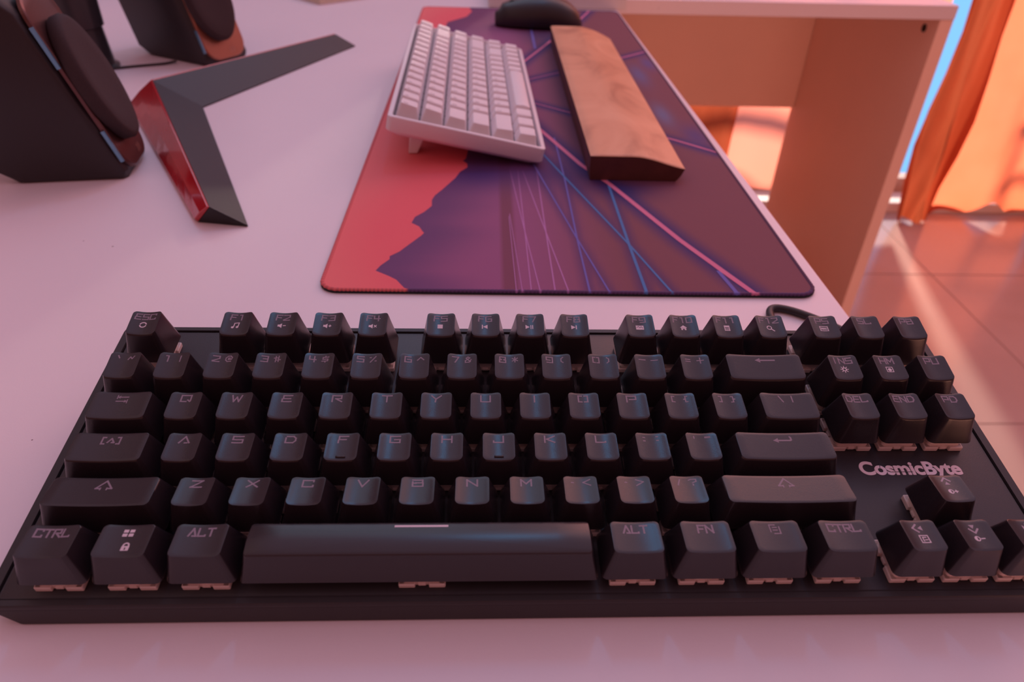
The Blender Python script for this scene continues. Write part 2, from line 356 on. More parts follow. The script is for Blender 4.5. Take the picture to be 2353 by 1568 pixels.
# ------------------------------------------------------------------ stroke lettering
G = {
'A': [[(0, 0), (.5, 1), (1, 0)], [(.55, .0), (.78, .0)]], 'B': [[(.0, 1), (.95, 1), (.95, .56), (.3, .56)], [(.0, .7), (.0, 0), (.18, 0)], [(.3, .0), (1, 0), (1, .5)], [(.0, .5), (.3, .5)]],
'C': [[(1, .8), (1, 1), (0, 1), (0, 0), (1, 0), (1, .2)]], 'D': [[(0, .75), (0, 0), (.75, 0), (1, .3), (1, .7), (.75, 1), (.1, 1)]],
'E': [[(1, 1), (.1, 1), (.1, .5), (.85, .5)], [(0, .42), (0, 0), (.95, 0)]], 'F': [[(1, 1), (.1, 1), (.1, .5), (.8, .5)], [(.05, .4), (.05, 0)]],
'G': [[(1, 1), (0, 1), (0, 0), (1, 0), (1, .48), (.45, .48)]], 'H': [[(0, 1), (0, 0)], [(1, 1), (1, 0)], [(0, .5), (1, .5)]],
'I': [[(.5, 1), (.5, 0)]], 'J': [[(1, 1), (1, 0), (0, 0), (0, .2)]], 'K': [[(0, 1), (0, 0)], [(1, 1), (.2, .52), (1, 0)]],
'L': [[(0, 1), (0, 0), (1, 0), (1, .12)]], 'M': [[(0, 0), (0, 1), (.5, .35), (1, 1), (1, 0)]], 'N': [[(0, 0), (0, 1), (1, 0), (1, 1)]],
'O': [[(.35, 1), (0, 1), (0, 0), (.35, 0)], [(.65, 1), (1, 1), (1, 0), (.65, 0)]], 'P': [[(0, 0), (0, 1), (1, 1), (1, .42), (.3, .42)]],
'Q': [[(.55, 0), (0, 0), (0, 1), (1, 1), (1, .1)], [(.7, .25), (.95, 0)]], 'R': [[(0, 0), (0, 1), (.95, 1), (.95, .5), (.35, .5), (1, 0)]],
'S': [[(1, 1), (0, 1), (0, .5), (1, .5), (1, 0), (0, 0)]], 'T': [[(0, 1), (1, 1)], [(.5, .88), (.5, 0)]], 'U': [[(0, 1), (0, 0), (1, 0), (1, 1)]],
'V': [[(0, 1), (.45, 0), (1, 1)]], 'W': [[(0, 1), (.22, 0), (.5, .75), (.75, 0), (1, 1)]], 'X': [[(0, 1), (1, 0)], [(1, 1), (0, 0)]],
'Y': [[(0, 1), (.45, .45), (1, 1)], [(.45, .45), (.4, 0)]], 'Z': [[(0, 1), (1, 1), (0, 0), (1, 0)]],
'0': [[(.35, 1), (0, 1), (0, 0), (.35, 0)], [(.65, 1), (1, 1), (1, 0), (.65, 0)]], '1': [[(.25, 1), (.6, 1), (.6, 0)]],
'2': [[(0, 1), (1, 1), (1, .6), (0, .1), (0, 0), (1, 0)]], '3': [[(0, 1), (1, 1), (1, 0), (0, 0)], [(.3, .5), (1, .5)]],
'4': [[(0, 1), (0, .42), (1, .42)], [(.75, 1), (.75, 0)]], '5': [[(1, 1), (0, 1), (0, .55), (1, .55), (1, 0), (0, 0)]],
'6': [[(.9, 1), (0, 1), (0, 0), (1, 0), (1, .5), (.4, .5)]], '7': [[(0, 1), (1, 1), (.45, 0)]],
'8': [[(.3, .55), (.05, .6), (.05, 1), (.95, 1), (.95, .6), (.7, .55)], [(.3, .48), (0, .4), (0, 0), (1, 0), (1, .4), (.7, .48)]],
'9': [[(.6, .45), (0, .45), (0, 1), (1, 1), (1, 0), (.1, 0)]],
'!': [[(.5, 1), (.5, .35)], [(.5, .14), (.5, 0)]], '@': [[(.65, .35), (.65, .65), (.4, .65), (.4, .35), (.9, .35), (1, .7), (.7, 1), (.3, 1), (0, .7), (0, .3), (.3, 0), (.85, 0)]],
'#': [[(.25, 1), (.25, 0)], [(.7, 1), (.7, 0)], [(0, .7), (.55, .7)], [(.4, .3), (1, .3)]], '$': [[(1, .85), (.1, .85), (.1, .5), (.9, .5), (.9, .15), (0, .15)], [(.5, 1.05), (.5, .85)], [(.5, .15), (.5, -.05)]],
'%': [[(.9, 1), (.1, 0)], [(0, .85), (.15, .85)], [(.85, .15), (1, .15)]], '^': [[(0, .4), (.5, .9), (1, .4)]], '&': [[(1, .45), (.7, 0), (.1, .0), (.1, .35), (.8, .8), (.5, 1), (.2, .8), (.9, .1)]],
'*': [[(.5, 1), (.5, .1)], [(.1, .8), (.9, .3)], [(.9, .8), (.1, .3)]], '(': [[(.7, 1), (.4, .75), (.4, .25), (.7, 0)]], ')': [[(.3, 1), (.6, .75), (.6, .25), (.3, 0)]],
'-': [[(0, .6), (1, .6)]], '_': [[(0, .5), (1, .5)]], '=': [[(.1, .7), (.8, .7)], [(.1, .3), (.8, .3)]], '+': [[(0, .5), (1, .5)], [(.5, 1), (.5, 0)]],
'[': [[(.75, 1), (.35, 1), (.35, 0), (.75, 0)]], ']': [[(.25, 1), (.65, 1), (.65, 0), (.25, 0)]], '{': [[(.8, 1), (.5, 1), (.5, .6), (.25, .5), (.5, .4), (.5, 0), (.8, 0)]],
'}': [[(.2, 1), (.5, 1), (.5, .6), (.75, .5), (.5, .4), (.5, 0), (.2, 0)]], '\\': [[(.1, 1), (.8, 0)]], '|': [[(.5, 1), (.5, 0)]], '/': [[(.7, 1), (.3, 0)]],
'?': [[(0, .9), (.3, 1), (1, .95), (1, .6), (.5, .42)], [(.5, .12), (.5, 0)]], ';': [[(.4, .8), (.6, .8)], [(.4, .2), (.6, .2)]], ':': [[(.4, .95), (.6, .95)], [(.4, .3), (.6, .3)]],
"'": [[(.5, .95), (.5, .65)]], '"': [[(.2, .9), (.45, .9)], [(.65, .9), (.9, .9)], [(.2, .78), (.45, .78)], [(.65, .78), (.9, .78)]], ',': [[(.4, .5), (.6, .5)]], '.': [[(.4, .5), (.6, .5)]],
'<': [[(1, 1), (0, .55), (1, 0)]], '>': [[(0, 1), (1, .55), (0, 0)]], '`': [[(.35, 1), (.6, .6)]], '~': [[(0, .35), (.25, .8), (.6, .45), (.85, .9)]],
}
class Ink:
    """flat strokes and patches laid on a surface z = f(x, y)"""
    def __init__(s, f, lift=.035): s.f = f; s.mb = MB(); s.l = lift
    def quadp(s, ps, m=0):
        s.mb.add([(x, y, s.f(x, y)+s.l) for x, y in ps], [tuple(range(len(ps)))], m)
    def line(s, pts, w, m=0, ext=True):
        for a, b in zip(pts, pts[1:]):
            ax, ay = a; bx, by = b; L = math.hypot(bx-ax, by-ay)
            if L < 1e-6: continue
            ux, uy = (bx-ax)/L, (by-ay)/L; nx, ny = -uy*w/2, ux*w/2
            e = w/2 if ext else 0
            ax -= ux*e; ay -= uy*e; L2 = L+2*e; k = max(1, int(L2/1.2))
            for j in range(k):
                t0, t1 = L2*j/k, L2*(j+1)/k
                s.quadp([(ax+ux*t0-nx, ay+uy*t0-ny), (ax+ux*t1-nx, ay+uy*t1-ny), (ax+ux*t1+nx, ay+uy*t1+ny), (ax+ux*t0+nx, ay+uy*t0+ny)], m)
    def text(s, t, cx, cy, w, h, sw, gap=.55, m=0):
        n = len(t); cw = (w-gap*(n-1))/n; x = cx-w/2
        for ch in t:
            if ch in G:
                for pl in G[ch]: s.line([(x+cw*(.5 if ch in '' else 0)+p[0]*cw, cy-h/2+p[1]*h) for p in pl], sw, m)
            x += cw+gap
    def poly(s, pts, m=0): s.quadp(pts, m)
    def ring(s, cx, cy, r, w, a0=0, a1=360, m=0, n=14):
        P = [(cx+r*math.cos(math.radians(a0+(a1-a0)*i/n)), cy+r*math.sin(math.radians(a0+(a1-a0)*i/n))) for i in range(n+1)]
        s.line(P, w, m)
    def disc(s, cx, cy, r, m=0, n=14, a0=0, a1=360):
        s.quadp([(cx+r*math.cos(math.radians(a0+(a1-a0)*i/n)), cy+r*math.sin(math.radians(a0+(a1-a0)*i/n))) for i in range(n+(a1-a0 < 360))], m)
    def rect(s, x0, x1, y0, y1, m=0): s.line([(x0, (y0+y1)/2), (x1, (y0+y1)/2)], y1-y0, m, False)
    def frame(s, x0, x1, y0, y1, w, m=0): s.line([(x0, y0), (x1, y0), (x1, y1), (x0, y1), (x0, y0)], w, m)

def icon(k, name, cx, cy, m=1):
    if name == 'cycle': k.ring(cx, cy, 1.25, .5, 20, 160, m); k.ring(cx, cy, 1.25, .5, 200, 340, m)
    elif name == 'music':
        k.line([(cx-.7, cy-1), (cx-.5, cy+1.2), (cx+1.3, cy+1.4), (cx+1.1, cy-.8)], .4, m); k.disc(cx-1.1, cy-1.1, .55, m); k.disc(cx+.8, cy-.9, .55, m)
    elif name in ('vol-', 'vol+', 'mute'):
        k.rect(cx-1.6, cx-.9, cy-.55, cy+.55, m); k.poly([(cx-1.1, cy-.4), (cx+.1, cy-1.25), (cx+.1, cy+1.25), (cx-1.1, cy+.4)], m)
        if name == 'mute': k.line([(cx+.7, cy-.5), (cx+1.6, cy+.5)], .35, m); k.line([(cx+.7, cy+.5), (cx+1.6, cy-.5)], .35, m)
        else:
            k.line([(cx+.75, cy), (cx+1.6, cy)], .4, m)
            if name == 'vol+': k.line([(cx+1.18, cy-.45), (cx+1.18, cy+.45)], .4, m)
    elif name == 'stop': k.rect(cx-1.1, cx+1.1, cy-1.1, cy+1.1, m)
    elif name == 'prev': k.rect(cx-1.3, cx-.85, cy-1.1, cy+1.1, m); k.poly([(cx-.8, cy), (cx+1.1, cy-1.15), (cx+1.1, cy+1.15)], m)
    elif name == 'next': k.rect(cx+.85, cx+1.3, cy-1.1, cy+1.1, m); k.poly([(cx+.8, cy), (cx-1.1, cy-1.15), (cx-1.1, cy+1.15)], m)
    elif name == 'play': k.poly([(cx+.1, cy), (cx-1.7, cy-1.15), (cx-1.7, cy+1.15)], m); k.rect(cx+.45, cx+.8, cy-1.1, cy+1.1, m); k.rect(cx+1.2, cx+1.55, cy-1.1, cy+1.1, m)
    elif name == 'mail':
        k.rect(cx-1.7, cx+1.7, cy-1.15, cy+1.15, m); k.l += .03; k.line([(cx-1.3, cy+.1), (cx-.5, cy+.6), (cx, cy-.1), (cx+.6, cy+.5), (cx+1.3, cy-.3)], .22, 2); k.l -= .03
    elif name == 'home': k.poly([(cx-1.6, cy+.1), (cx, cy+1.5), (cx+1.6, cy+.1)], m); k.rect(cx-1.1, cx-.35, cy-1.2, cy+.1, m); k.rect(cx+.35, cx+1.1, cy-1.2, cy+.1, m); k.rect(cx-.35, cx+.35, cy-.5, cy+.1, m)
    elif name == 'calc':
        k.frame(cx-1.05, cx+1.05, cy-1.35, cy+1.35, .3, m); k.rect(cx-.9, cx+.9, cy+.55, cy+1.2, m)
        for i in range(3):
            for j in range(3): k.rect(cx-.8+i*.6, cx-.4+i*.6, cy-1.1+j*.5, cy-.78+j*.5, m)
    elif name == 'find': k.ring(cx-.35, cy+.4, .95, .38, 0, 360, m, 18); k.line([(cx+.4, cy-.35), (cx+1.5, cy-1.4)], .5, m)
    elif name == 'rec': k.frame(cx-1.7, cx+1.7, cy-1.2, cy+1.2, .35, m); k.text('REC', cx, cy, 2.4, .8, .28, .3, m)
    elif name == 'sun':
        k.ring(cx, cy, .75, .4, 0, 360, m)
        for i in range(8):
            a = i*math.pi/4; k.line([(cx+1.15*math.cos(a), cy+1.15*math.sin(a)), (cx+1.6*math.cos(a), cy+1.6*math.sin(a))], .32, m)
    elif name == 'lens': k.frame(cx-1.3, cx+1.3, cy-1.2, cy+1.2, .32, m); k.disc(cx, cy-.1, .8, m)
    elif name == 'lock': k.rect(cx-1.25, cx+1.25, cy-1.5, cy+.3, m); k.ring(cx, cy+.5, .85, .5, 0, 180, m); k.l += .03; k.rect(cx-.2, cx+.2, cy-1.2, cy-.3, 2); k.l -= .03
    elif name == 'bri+' or name == 'bri-':
        k.ring(cx-.7, cy, .85, .35, 0, 360, m); k.disc(cx-.7, cy, .85, m, 10, 90, 270); k.line([(cx+.7, cy), (cx+1.7, cy)], .4, m)
        if name == 'bri+': k.line([(cx+1.2, cy-.5), (cx+1.2, cy+.5)], .4, m)
    elif name == 'swap': k.frame(cx-1.4, cx+1.4, cy-1.4, cy+1.4, .35, m); k.line([(cx-.5, cy-.8), (cx-.5, cy+.7), (cx+.6, cy+.7)], .35, m); k.line([(cx+.1, cy-.3), (cx+.9, cy-.3)], .35, m)
    elif name == 'win':
        for sx in (-1, 1):
            for sy in (-1, 1):
                a, b_ = sorted((cx+sx*.22, cx+sx*1.75)); c, d = sorted((cy+sy*.2, cy+sy*1.35))
                k.poly([(a, c), (b_, c), (b_, d), (a, d)], m)
    elif name == 'shift': k.line([(cx-1.3, cy-1.5), (cx-2.7, cy-1.5), (cx, cy+1.9), (cx+2.7, cy-1.5), (cx+1.3, cy-1.5)], .6, m); k.line([(cx-1.1, cy-1.3), (cx-1.1, cy-2)], .5, m); k.line([(cx+1.1, cy-1.3), (cx+1.1, cy-2)], .5, m)
    elif name == 'bksp': k.line([(cx-2.5, cy), (cx+4.2, cy)], .75, m, False); k.poly([(cx-4.3, cy), (cx-2, cy-1.2), (cx-2, cy+1.2)], m)
    elif name == 'enter': k.line([(cx-2, cy-.3), (cx+3.3, cy-.3), (cx+3.3, cy+1.4), (cx+2.8, cy+1.4)], .7, m, False); k.poly([(cx-3.8, cy-.3), (cx-1.7, cy-1.4), (cx-1.7, cy+.8)], m)
    elif name == 'tab':
        k.line([(cx-1.2, cy+1), (cx+2, cy+1)], .5, m); k.poly([(cx-2.1, cy+1), (cx-.9, cy+1.7), (cx-.9, cy+.3)], m); k.line([(cx-2, cy+1.8), (cx-2, cy+.3)], .4, m)
        k.line([(cx-2, cy-1), (cx+1.2, cy-1)], .5, m); k.poly([(cx+2.1, cy-1), (cx+.9, cy-.3), (cx+.9, cy-1.7)], m); k.line([(cx+2, cy-.3), (cx+2, cy-1.8)], .4, m)
    elif name == 'caps':
        k.line([(cx-2.2, cy+1.4), (cx-3.2, cy+1.4), (cx-3.2, cy-1.5), (cx-2.2, cy-1.5)], .6, m); k.line([(cx+2.2, cy+1.4), (cx+3.2, cy+1.4), (cx+3.2, cy-1.5), (cx+2.2, cy-1.5)], .6, m)
        k.line([(cx-1.1, cy-.8), (cx, cy+.9), (cx+1.2, cy-.9), (cx+.4, cy-.9)], .6, m)
    elif name == 'menu':
        k.line([(cx+.4, cy+1.7), (cx-1.5, cy+1.7), (cx-1.5, cy-1.1)], .45, m); k.line([(cx-.4, cy-1.8), (cx+1.7, cy-1.8), (cx+1.7, cy+.9)], .45, m)
        k.line([(cx-.5, cy+.7), (cx+.8, cy+.7)], .45, m); k.line([(cx-.5, cy-.4), (cx+.8, cy-.4)], .45, m)
    elif name in ('up', 'down', 'left', 'right'):
        r = {'up': 0, 'left': 90, 'down': 180, 'right': 270}[name]; c, s_ = math.cos(math.radians(r)), math.sin(math.radians(r))
        T = lambda x, y: (cx+x*c-y*s_, cy+x*s_+y*c)
        k.line([T(-1.5, .5), T(0, 2.1), T(1.5, .5)], .6, m); k.poly([T(-1, -1.2), T(1, -1.2), T(0, .3)], m)
    elif name == 'bar': k.line([(cx-8.4, cy), (cx+8.4, cy)], .95, m)

# ------------------------------------------------------------------ keycaps
U = 19.05
def rrect(hx0, hx1, hy0, hy1, r, n=4):
    """rounded rectangle outline, half-widths per y end are handled by the caller"""
    P = []
    for cx, cy, a in ((hx1-r, hy1-r, 0), (hx0+r, hy1-r, 90), (hx0+r, hy0+r, 180), (hx1-r, hy0+r, 270)):
        for i in range(n+1):
            t = math.radians(a+90*i/n); P.append((cx+r*math.cos(t), cy+r*math.sin(t)))
    return P
def densify(P, step):
    out = []
    for a, b in zip(P, P[1:]+P[:1]):
        L = math.hypot(b[0]-a[0], b[1]-a[1]); k = max(1, int(L/step))
        for j in range(k): out.append((a[0]+(b[0]-a[0])*j/k, a[1]+(b[1]-a[1])*j/k))
    return out
def cap_surface(w, zf, zb, dip, convex=False, yF=-6.45, yB=6.45, ins=3.55):
    hw = w*U/2-ins
    def f(x, y):
        t = (y-yF)/(yB-yF); z = zf+(zb-zf)*t
        if convex: return z+1.1*(1-((y-(yF+yB)/2)/6.45)**2)
        return z-dip*(1-min(1, (x/hw)**2))
    return f
def cap_mesh(name, w, zf, zb, zbase=3.1, dip=.95, convex=False, ins=3.55, base=.475, yF=-6.45, yB=6.45, rt=1.7, mat_=None, step=1.6):
    f = cap_surface(w, zf, zb, dip, convex, yF, yB, ins)
    hb = w*U/2-base; ht = w*U/2-ins
    top = densify(rrect(-ht, ht, yF, yB, rt), step); n = len(top)
    def to_base(x, y, k, rr=1.0):
        # map the top outline to the base outline (k = 0 top .. 1 base)
        bx = x/ht*hb; by = y/yB*(U/2-base)
        return (x+(bx-x)*k, y+(by-y)*k)
    R = []
    R.append([(*to_base(x*.985, y*.985, 1), zbase) for x, y in top][:] )
    R[0] = [(to_base(x, y, 1)[0]*.93, to_base(x, y, 1)[1]*.93, zbase) for x, y in top]
    R.append([(*to_base(x, y, 1), zbase) for x, y in top])
    for k in (.66, .33, .06):
        R.append([(*to_base(x, y, k-.03*math.sin(k*math.pi)), zbase+(f(x, y)-.25-zbase)*(1-k)) for x, y in top])
    R.append([(x*(1-.10/ht), y*(1-.10/6.45), f(x, y)-.08) for x, y in top])
    R.append([(x*(1-.32/ht), y*(1-.32/6.45), f(x*(1-.32/ht), y*(1-.32/6.45))) for x, y in top])
    for s_ in (.8, .6, .4, .2, .05):
        R.append([(x*s_, y*s_, f(x*s_, y*s_)) for x, y in top])
    mb = MB(); mb.rings(R, 0, True, False, True)
    me = mb.mesh(name, [mat_ or M['cap']]); smooth_angle(me, 60)
    return me, f

ROWS = {'F': (24.7, 17.57, 18.88), 'N': (0, 17.69, 18.94), 'Q': (-U, 15.81, 16.34), 'A': (-2*U, 15.19, 15.03), 'Z': (-3*U, 15.96, 14.08), 'S': (-4*U, 15.84, 14.50)}
KEYS = []
def K(row, u, w, main=None, icon_=None, label=''): KEYS.append((row, u, w, main, icon_, label))
K('F', 0, 1, 'ESC', 'cycle', 'keycap marked ESC with a small circling arrow symbol')
for i, (u, ic, nm) in enumerate(((2, 'music', 'music note'), (3, 'vol-', 'quieter speaker'), (4, 'vol+', 'louder speaker'), (5, 'mute', 'muted speaker'), (6.5, 'stop', 'stop square'), (7.5, 'prev', 'previous track'),
        (8.5, 'play', 'play and pause'), (9.5, 'next', 'next track'), (11, 'mail', 'envelope'), (12, 'home', 'house'), (13, 'calc', 'calculator'), (14, 'find', 'magnifying glass'))):
    K('F', u, 1, 'F%d' % (i+1), ic, 'keycap marked F%d with a white %s symbol' % (i+1, nm))
K('F', 15.25, 1, 'PS', 'rec', 'keycap marked PS with a small boxed REC symbol'); K('F', 16.25, 1, 'SL', None, 'keycap marked SL in the top row'); K('F', 17.25, 1, 'PB', None, 'keycap marked PB at the top right corner')
for i, c in enumerate(('`~', '1!', '2@', '3#', '4$', '5%', '6^', '7&', '8*', '9(', '0)', '-_', '=+')):
    K('N', i, 1, ('pair', c), None, 'keycap marked %s and %s' % (c[0], c[1]))
K('N', 13, 2, None, 'bksp', 'wide keycap with a left arrow, right end of the number row')
K('N', 15.25, 1, 'INS', 'sun', 'keycap marked INS with a white sun symbol'); K('N', 16.25, 1, 'HM', 'lens', 'keycap marked HM with a white lens symbol'); K('N', 17.25, 1, 'PU', None, 'keycap marked PU')
K('Q', 0, 1.5, None, 'tab', 'wide keycap with two opposed tab arrows')
for i, c in enumerate('QWERTYUIOP'): K('Q', 1.5+i, 1, c, None, 'keycap marked %s' % c)
K('Q', 11.5, 1, ('pair', '[{'), None, 'keycap with opening brackets'); K('Q', 12.5, 1, ('pair', ']}'), None, 'keycap with closing brackets'); K('Q', 13.5, 1.5, ('mid', '\\|'), None, 'wide keycap with a backslash and a bar')
K('Q', 15.25, 1, 'DEL', None, 'keycap marked DEL'); K('Q', 16.25, 1, 'END', None, 'keycap marked END'); K('Q', 17.25, 1, 'PD', None, 'keycap marked PD')
K('A', 0, 1.75, None, 'caps', 'wide keycap with a bracketed A')
for i, c in enumerate('ASDFGHJKL'): K('A', 1.75+i, 1, c, 'homebar' if c in 'FJ' else None, 'keycap marked %s%s' % (c, ' with a raised bar' if c in 'FJ' else ''))
K('A', 10.75, 1, ('pair', ';:'), None, 'keycap with semicolon and colon'); K('A', 11.75, 1, ('pair', '\'"'), None, 'keycap with quote marks'); K('A', 12.75, 2.25, None, 'enter', 'wide keycap with a bent left arrow')
K('Z', 0, 2.25, None, 'shift', 'wide keycap with an up arrow at the left end')
for i, c in enumerate('ZXCVBNM'): K('Z', 2.25+i, 1, c, None, 'keycap marked %s' % c)
K('Z', 9.25, 1, ('pair', ',<'), None, 'keycap with comma and less-than sign'); K('Z', 10.25, 1, ('pair', '.>'), None, 'keycap with full stop and greater-than sign'); K('Z', 11.25, 1, ('pair', '/?'), None, 'keycap with slash and question mark')
K('Z', 12.25, 2.75, None, 'shift', 'widest keycap of its row, with an up arrow, at the right'); K('Z', 16.25, 1, None, ('up', 'bri+'), 'up arrow keycap standing alone below the maker name')
K('S', 0, 1.25, 'CTRL', None, 'keycap marked CTRL at the bottom left corner'); K('S', 1.25, 1.25, None, ('win', 'lock'), 'keycap with four panes and a padlock'); K('S', 2.5, 1.25, 'ALT', None, 'keycap marked ALT left of the space bar')
K('S', 3.75, 6.25, None, 'bar', 'long space bar with a short white line'); K('S', 10, 1.25, 'ALT', None, 'keycap marked ALT right of the space bar'); K('S', 11.25, 1.25, 'FN', None, 'keycap marked FN'); K('S', 12.5, 1.25, None, 'menu', 'keycap with a menu symbol')
K('S', 13.75, 1.25, 'CTRL', None, 'keycap marked CTRL left of the arrow keys'); K('S', 15.25, 1, None, ('left', 'swap'), 'left arrow keycap'); K('S', 16.25, 1, None, ('down', 'bri-'), 'down arrow keycap'); K('S', 17.25, 1, None, ('right', None), 'right arrow keycap, cut by the picture edge')

TILT = math.radians(8.579)
kb = thing('mechanical_keyboard', 'black tenkeyless mechanical keyboard with blocky legends at the front of the desk', 'keyboard', (0, 0, 26.43), (TILT, 0, 0))
# case: wedge with chamfered lower edges
def slab(x0, x1, y0, y1, z, r): return [(x, y, z) for x, y in rrect(x0, x1, y0, y1, r, 5)]
XL, XR, YF, YBK = -11.6, 360.3, -89.6, 44.8
mb = MB(); cs = []
def slab_tilt(x0, x1, y0, y1, zf, zb, r):
    return [(x, y, zf+(zb-zf)*(y-y0)/(y1-y0)) for x, y in rrect(x0, x1, y0, y1, r, 5)]
mb.rings([slab_tilt(XL+9, XR-9, YF-.6, YBK-8, -12.9, -21, 3), slab_tilt(XL+8, XR-8, YF-1.3, YBK-7, -12.3, -20, 3), slab(XL+.6, XR-.6, YF-.2, YBK-.5, -5.6, 3.4), slab(XL+.6, XR-.6, YF+.1, YBK-.5, -5.0, 3.4)], 0, False)
obj('lower_case', mb, M['case'], kb, sharp=40)
mb = MB()
mb.rings([slab(XL+1, XR-1, YF+.5, YBK-1, -4.95, 3.4), slab(XL, XR, YF-.1, YBK, -4.7, 3.4), slab(XL, XR, YF-.1, YBK, -3.5, 3.4), slab(XL+.5, XR-.5, YF+.4, YBK-.5, -2.9, 3.2),
          slab(XL+3.6, XR-3.6, YF+2.4, YBK-2.6, -2.9, 2), slab(XL+3.8, XR-3.8, YF+2.6, YBK-2.8, -4.2, 2)], 0, False, True, False)
obj('upper_rim', mb, M['case'], kb, sharp=40)
mb = MB()
mb.rings([slab(XL+4, XR-4, YF+2.7, YBK-3, -4.6, 1.6), slab(XL+4, XR-4, YF+2.7, YBK-3, -3.9, 1.6), slab(XL+4.5, XR-4.5, YF+3.2, YBK-3.5, -3.5, 1.6)], 0, False)
obj('top_plate', mb, M['plate'], kb, sharp=30)
for x0 in (30, 290):
    b = MB(); b.prism([(30, -18), (38, -18), (40, -32.4), (36, -32.0)], x0, x0+22, axis='x'); obj('flip_foot', b, M['case'], kb, bevel=.6)
# switches, one mesh copied under every cap
sw = MB()
for a, b_ in ((-7.8, -2.3), (2.3, 7.8)):
    sw.box(a, b_, -7.9, -5.5, -3.5, -1.2); sw.box(a, b_, 5.5, 7.9, -3.5, -1.2)
    sw.box(-7.9, -5.5, a, b_, -3.5, -1.2); sw.box(5.5, 7.9, a, b_, -3.5, -1.2)
sw.box(-1.4, 1.4, -7.4, -5.5, -3.1, -1.7); sw.box(-7.4, -5.5, -1.4, 1.4, -3.1, -1.7); sw.box(5.5, 7.4, -1.4, 1.4, -3.1, -1.7)
sw.rings([[(x, y, -3.5) for x, y in rrect(-6.9, 6.9, -6.9, 6.9, 1, 2)], [(x, y, -.5) for x, y in rrect(-6.7, 6.7, -6.7, 6.7, 1, 2)], [(x, y, 2.8) for x, y in rrect(-5.2, 5.2, -5, 5, 1, 2)]], 0, False)
sw_me = sw.mesh('switch', [M['switch']])
sw_bev = None
stemb = MB(); stemb.box(-3, 3, -3, 3, 2.8, 4); stemb.box(-2, 2, -.6, .6, 4, 8); stemb.box(-.6, .6, -2, 2, 4, 8)
stem_me = stemb.mesh('stem', [M['stem']])
cache = {}
first = None
for row, u, w, main, ic, lab in KEYS:
    y0, zf, zb = ROWS[row]; cx = (u+w/2)*U
    if (row, w) not in cache:
        if w > 6: cache[(row, w)] = cap_mesh('space_keycap', w, zf-.2, zb-.4, convex=True, rt=1.2, step=3, zbase=2.9)
        else: cache[(row, w)] = cap_mesh('keycap', w, zf, zb, dip=.95 if w < 1.2 else .85)
    me, f = cache[(row, w)]
    c = link('keycap', me, kb, (cx, y0, 0)); c['label'] = 'black '+lab
    k = Ink(f)
    if isinstance(main, tuple):
        if main[0] == 'pair': k.text(main[1][0], -2.7, 3.35, 2.5, 2.7, .52); k.text(main[1][1], 2.3, 3.35, 2.5, 2.7, .48)
        else: k.text(main[1][0], -2.2, 3.5, 1.8, 2.8, .52); k.text(main[1][1], 2.2, 3.5, 1.8, 2.8, .52)
    elif main:
        n = len(main)
        if n == 1: k.text(main, -.1, 3.45, 3.6 if main != 'I' else 1, 2.9, .58)
        elif row == 'S': k.text(main, 0, 3.2, 2.9*n-.6, 2.9, .62, .7)
        else: k.text(main, -.3, 3.5, {2: 5.6, 3: 8.2}[n], 2.8, .55, .75)
    if ic:
        if isinstance(ic, tuple):
            if ic[0] == 'win': icon(k, 'win', .3, 3.1, 1); icon(k, 'lock', 1.2, -2.2, 1)
            else:
                icon(k, ic[0], 0, 3.0, 3)
                if ic[1]: icon(k, ic[1], .2, -1.4, 1)
        elif ic == 'homebar':
            pass
        elif ic in ('shift', 'bksp', 'enter', 'tab', 'caps', 'menu'): icon(k, ic, 0 if ic != 'bksp' else .8, 3.0 if ic != 'bksp' else 3.6, 0)
        elif ic == 'bar': icon(k, 'bar', 0, 4.5, 1)
        else: icon(k, ic, -.3, -.9, 1)
    if k.mb.f:
        l_ = link('legend', k.mb.mesh('legend', [M['legend'], M['icon'], M['cap'], M['arrow']]), c)
    if ic == 'homebar':
        b = MB(); ff = [(x, f(x, -4.6)) for x in (-1.7, -.8, 0, .8, 1.7)]
        b.rings([[(x, -4.6+.45*math.cos(t), z+.55*math.sin(t)) for t in (0, .8, 1.57, 2.3, 3.14, 4.7)] for x, z in ff], 0, True)
        obj('raised_bar', b, M['cap'], c)
    s_ = link('switch', sw_me, kb, (cx, y0, 0)); link('stem', stem_me, s_)
for o in list(COL.objects):
    if o.name.startswith('switch'):
        b = o.modifiers.new('bevel', 'BEVEL'); b.width = .35*S; b.segments = 2; b.limit_method = 'ANGLE'
# maker name on the plate
def text_mesh(s_, size, extr, name, off=0.0):
    cu = bpy.data.curves.new(name, 'FONT'); cu.body = s_; cu.size = size*S; cu.extrude = extr*S; cu.offset = off*S; cu.space_character = .98
    to = bpy.data.objects.new(name, cu); COL.objects.link(to)
    dg = bpy.context.evaluated_depsgraph_get(); me = bpy.data.meshes.new_from_object(to.evaluated_get(dg))
    bpy.data.objects.remove(to); me.name = name; return me
lm = text_mesh('CosmicByte', 8.6, .05, 'maker_name', .19)
xs = [v.co.x for v in lm.vertices]; ys = [v.co.y for v in lm.vertices]; kx = 41*S/(max(xs)-min(xs)); 
ymin = min(v.co.y for v in lm.vertices)
for v in lm.vertices: v.co.x = (v.co.x-min(xs))*kx; 
lm.materials.clear(); lm.materials.append(M['logo'])
bm = bmesh.new(); bm.from_mesh(lm); base = list(bm.verts)+list(bm.edges)+list(bm.faces)
for dx, dy in ((.24, 0), (.12, .12), (.12, -.12)):
    g = bmesh.ops.duplicate(bm, geom=base)['geom']; bmesh.ops.translate(bm, verts=[e for e in g if isinstance(e, bmesh.types.BMVert)], vec=(dx*S, dy*S, dx*.05*S))
bm.to_mesh(lm); bm.free()
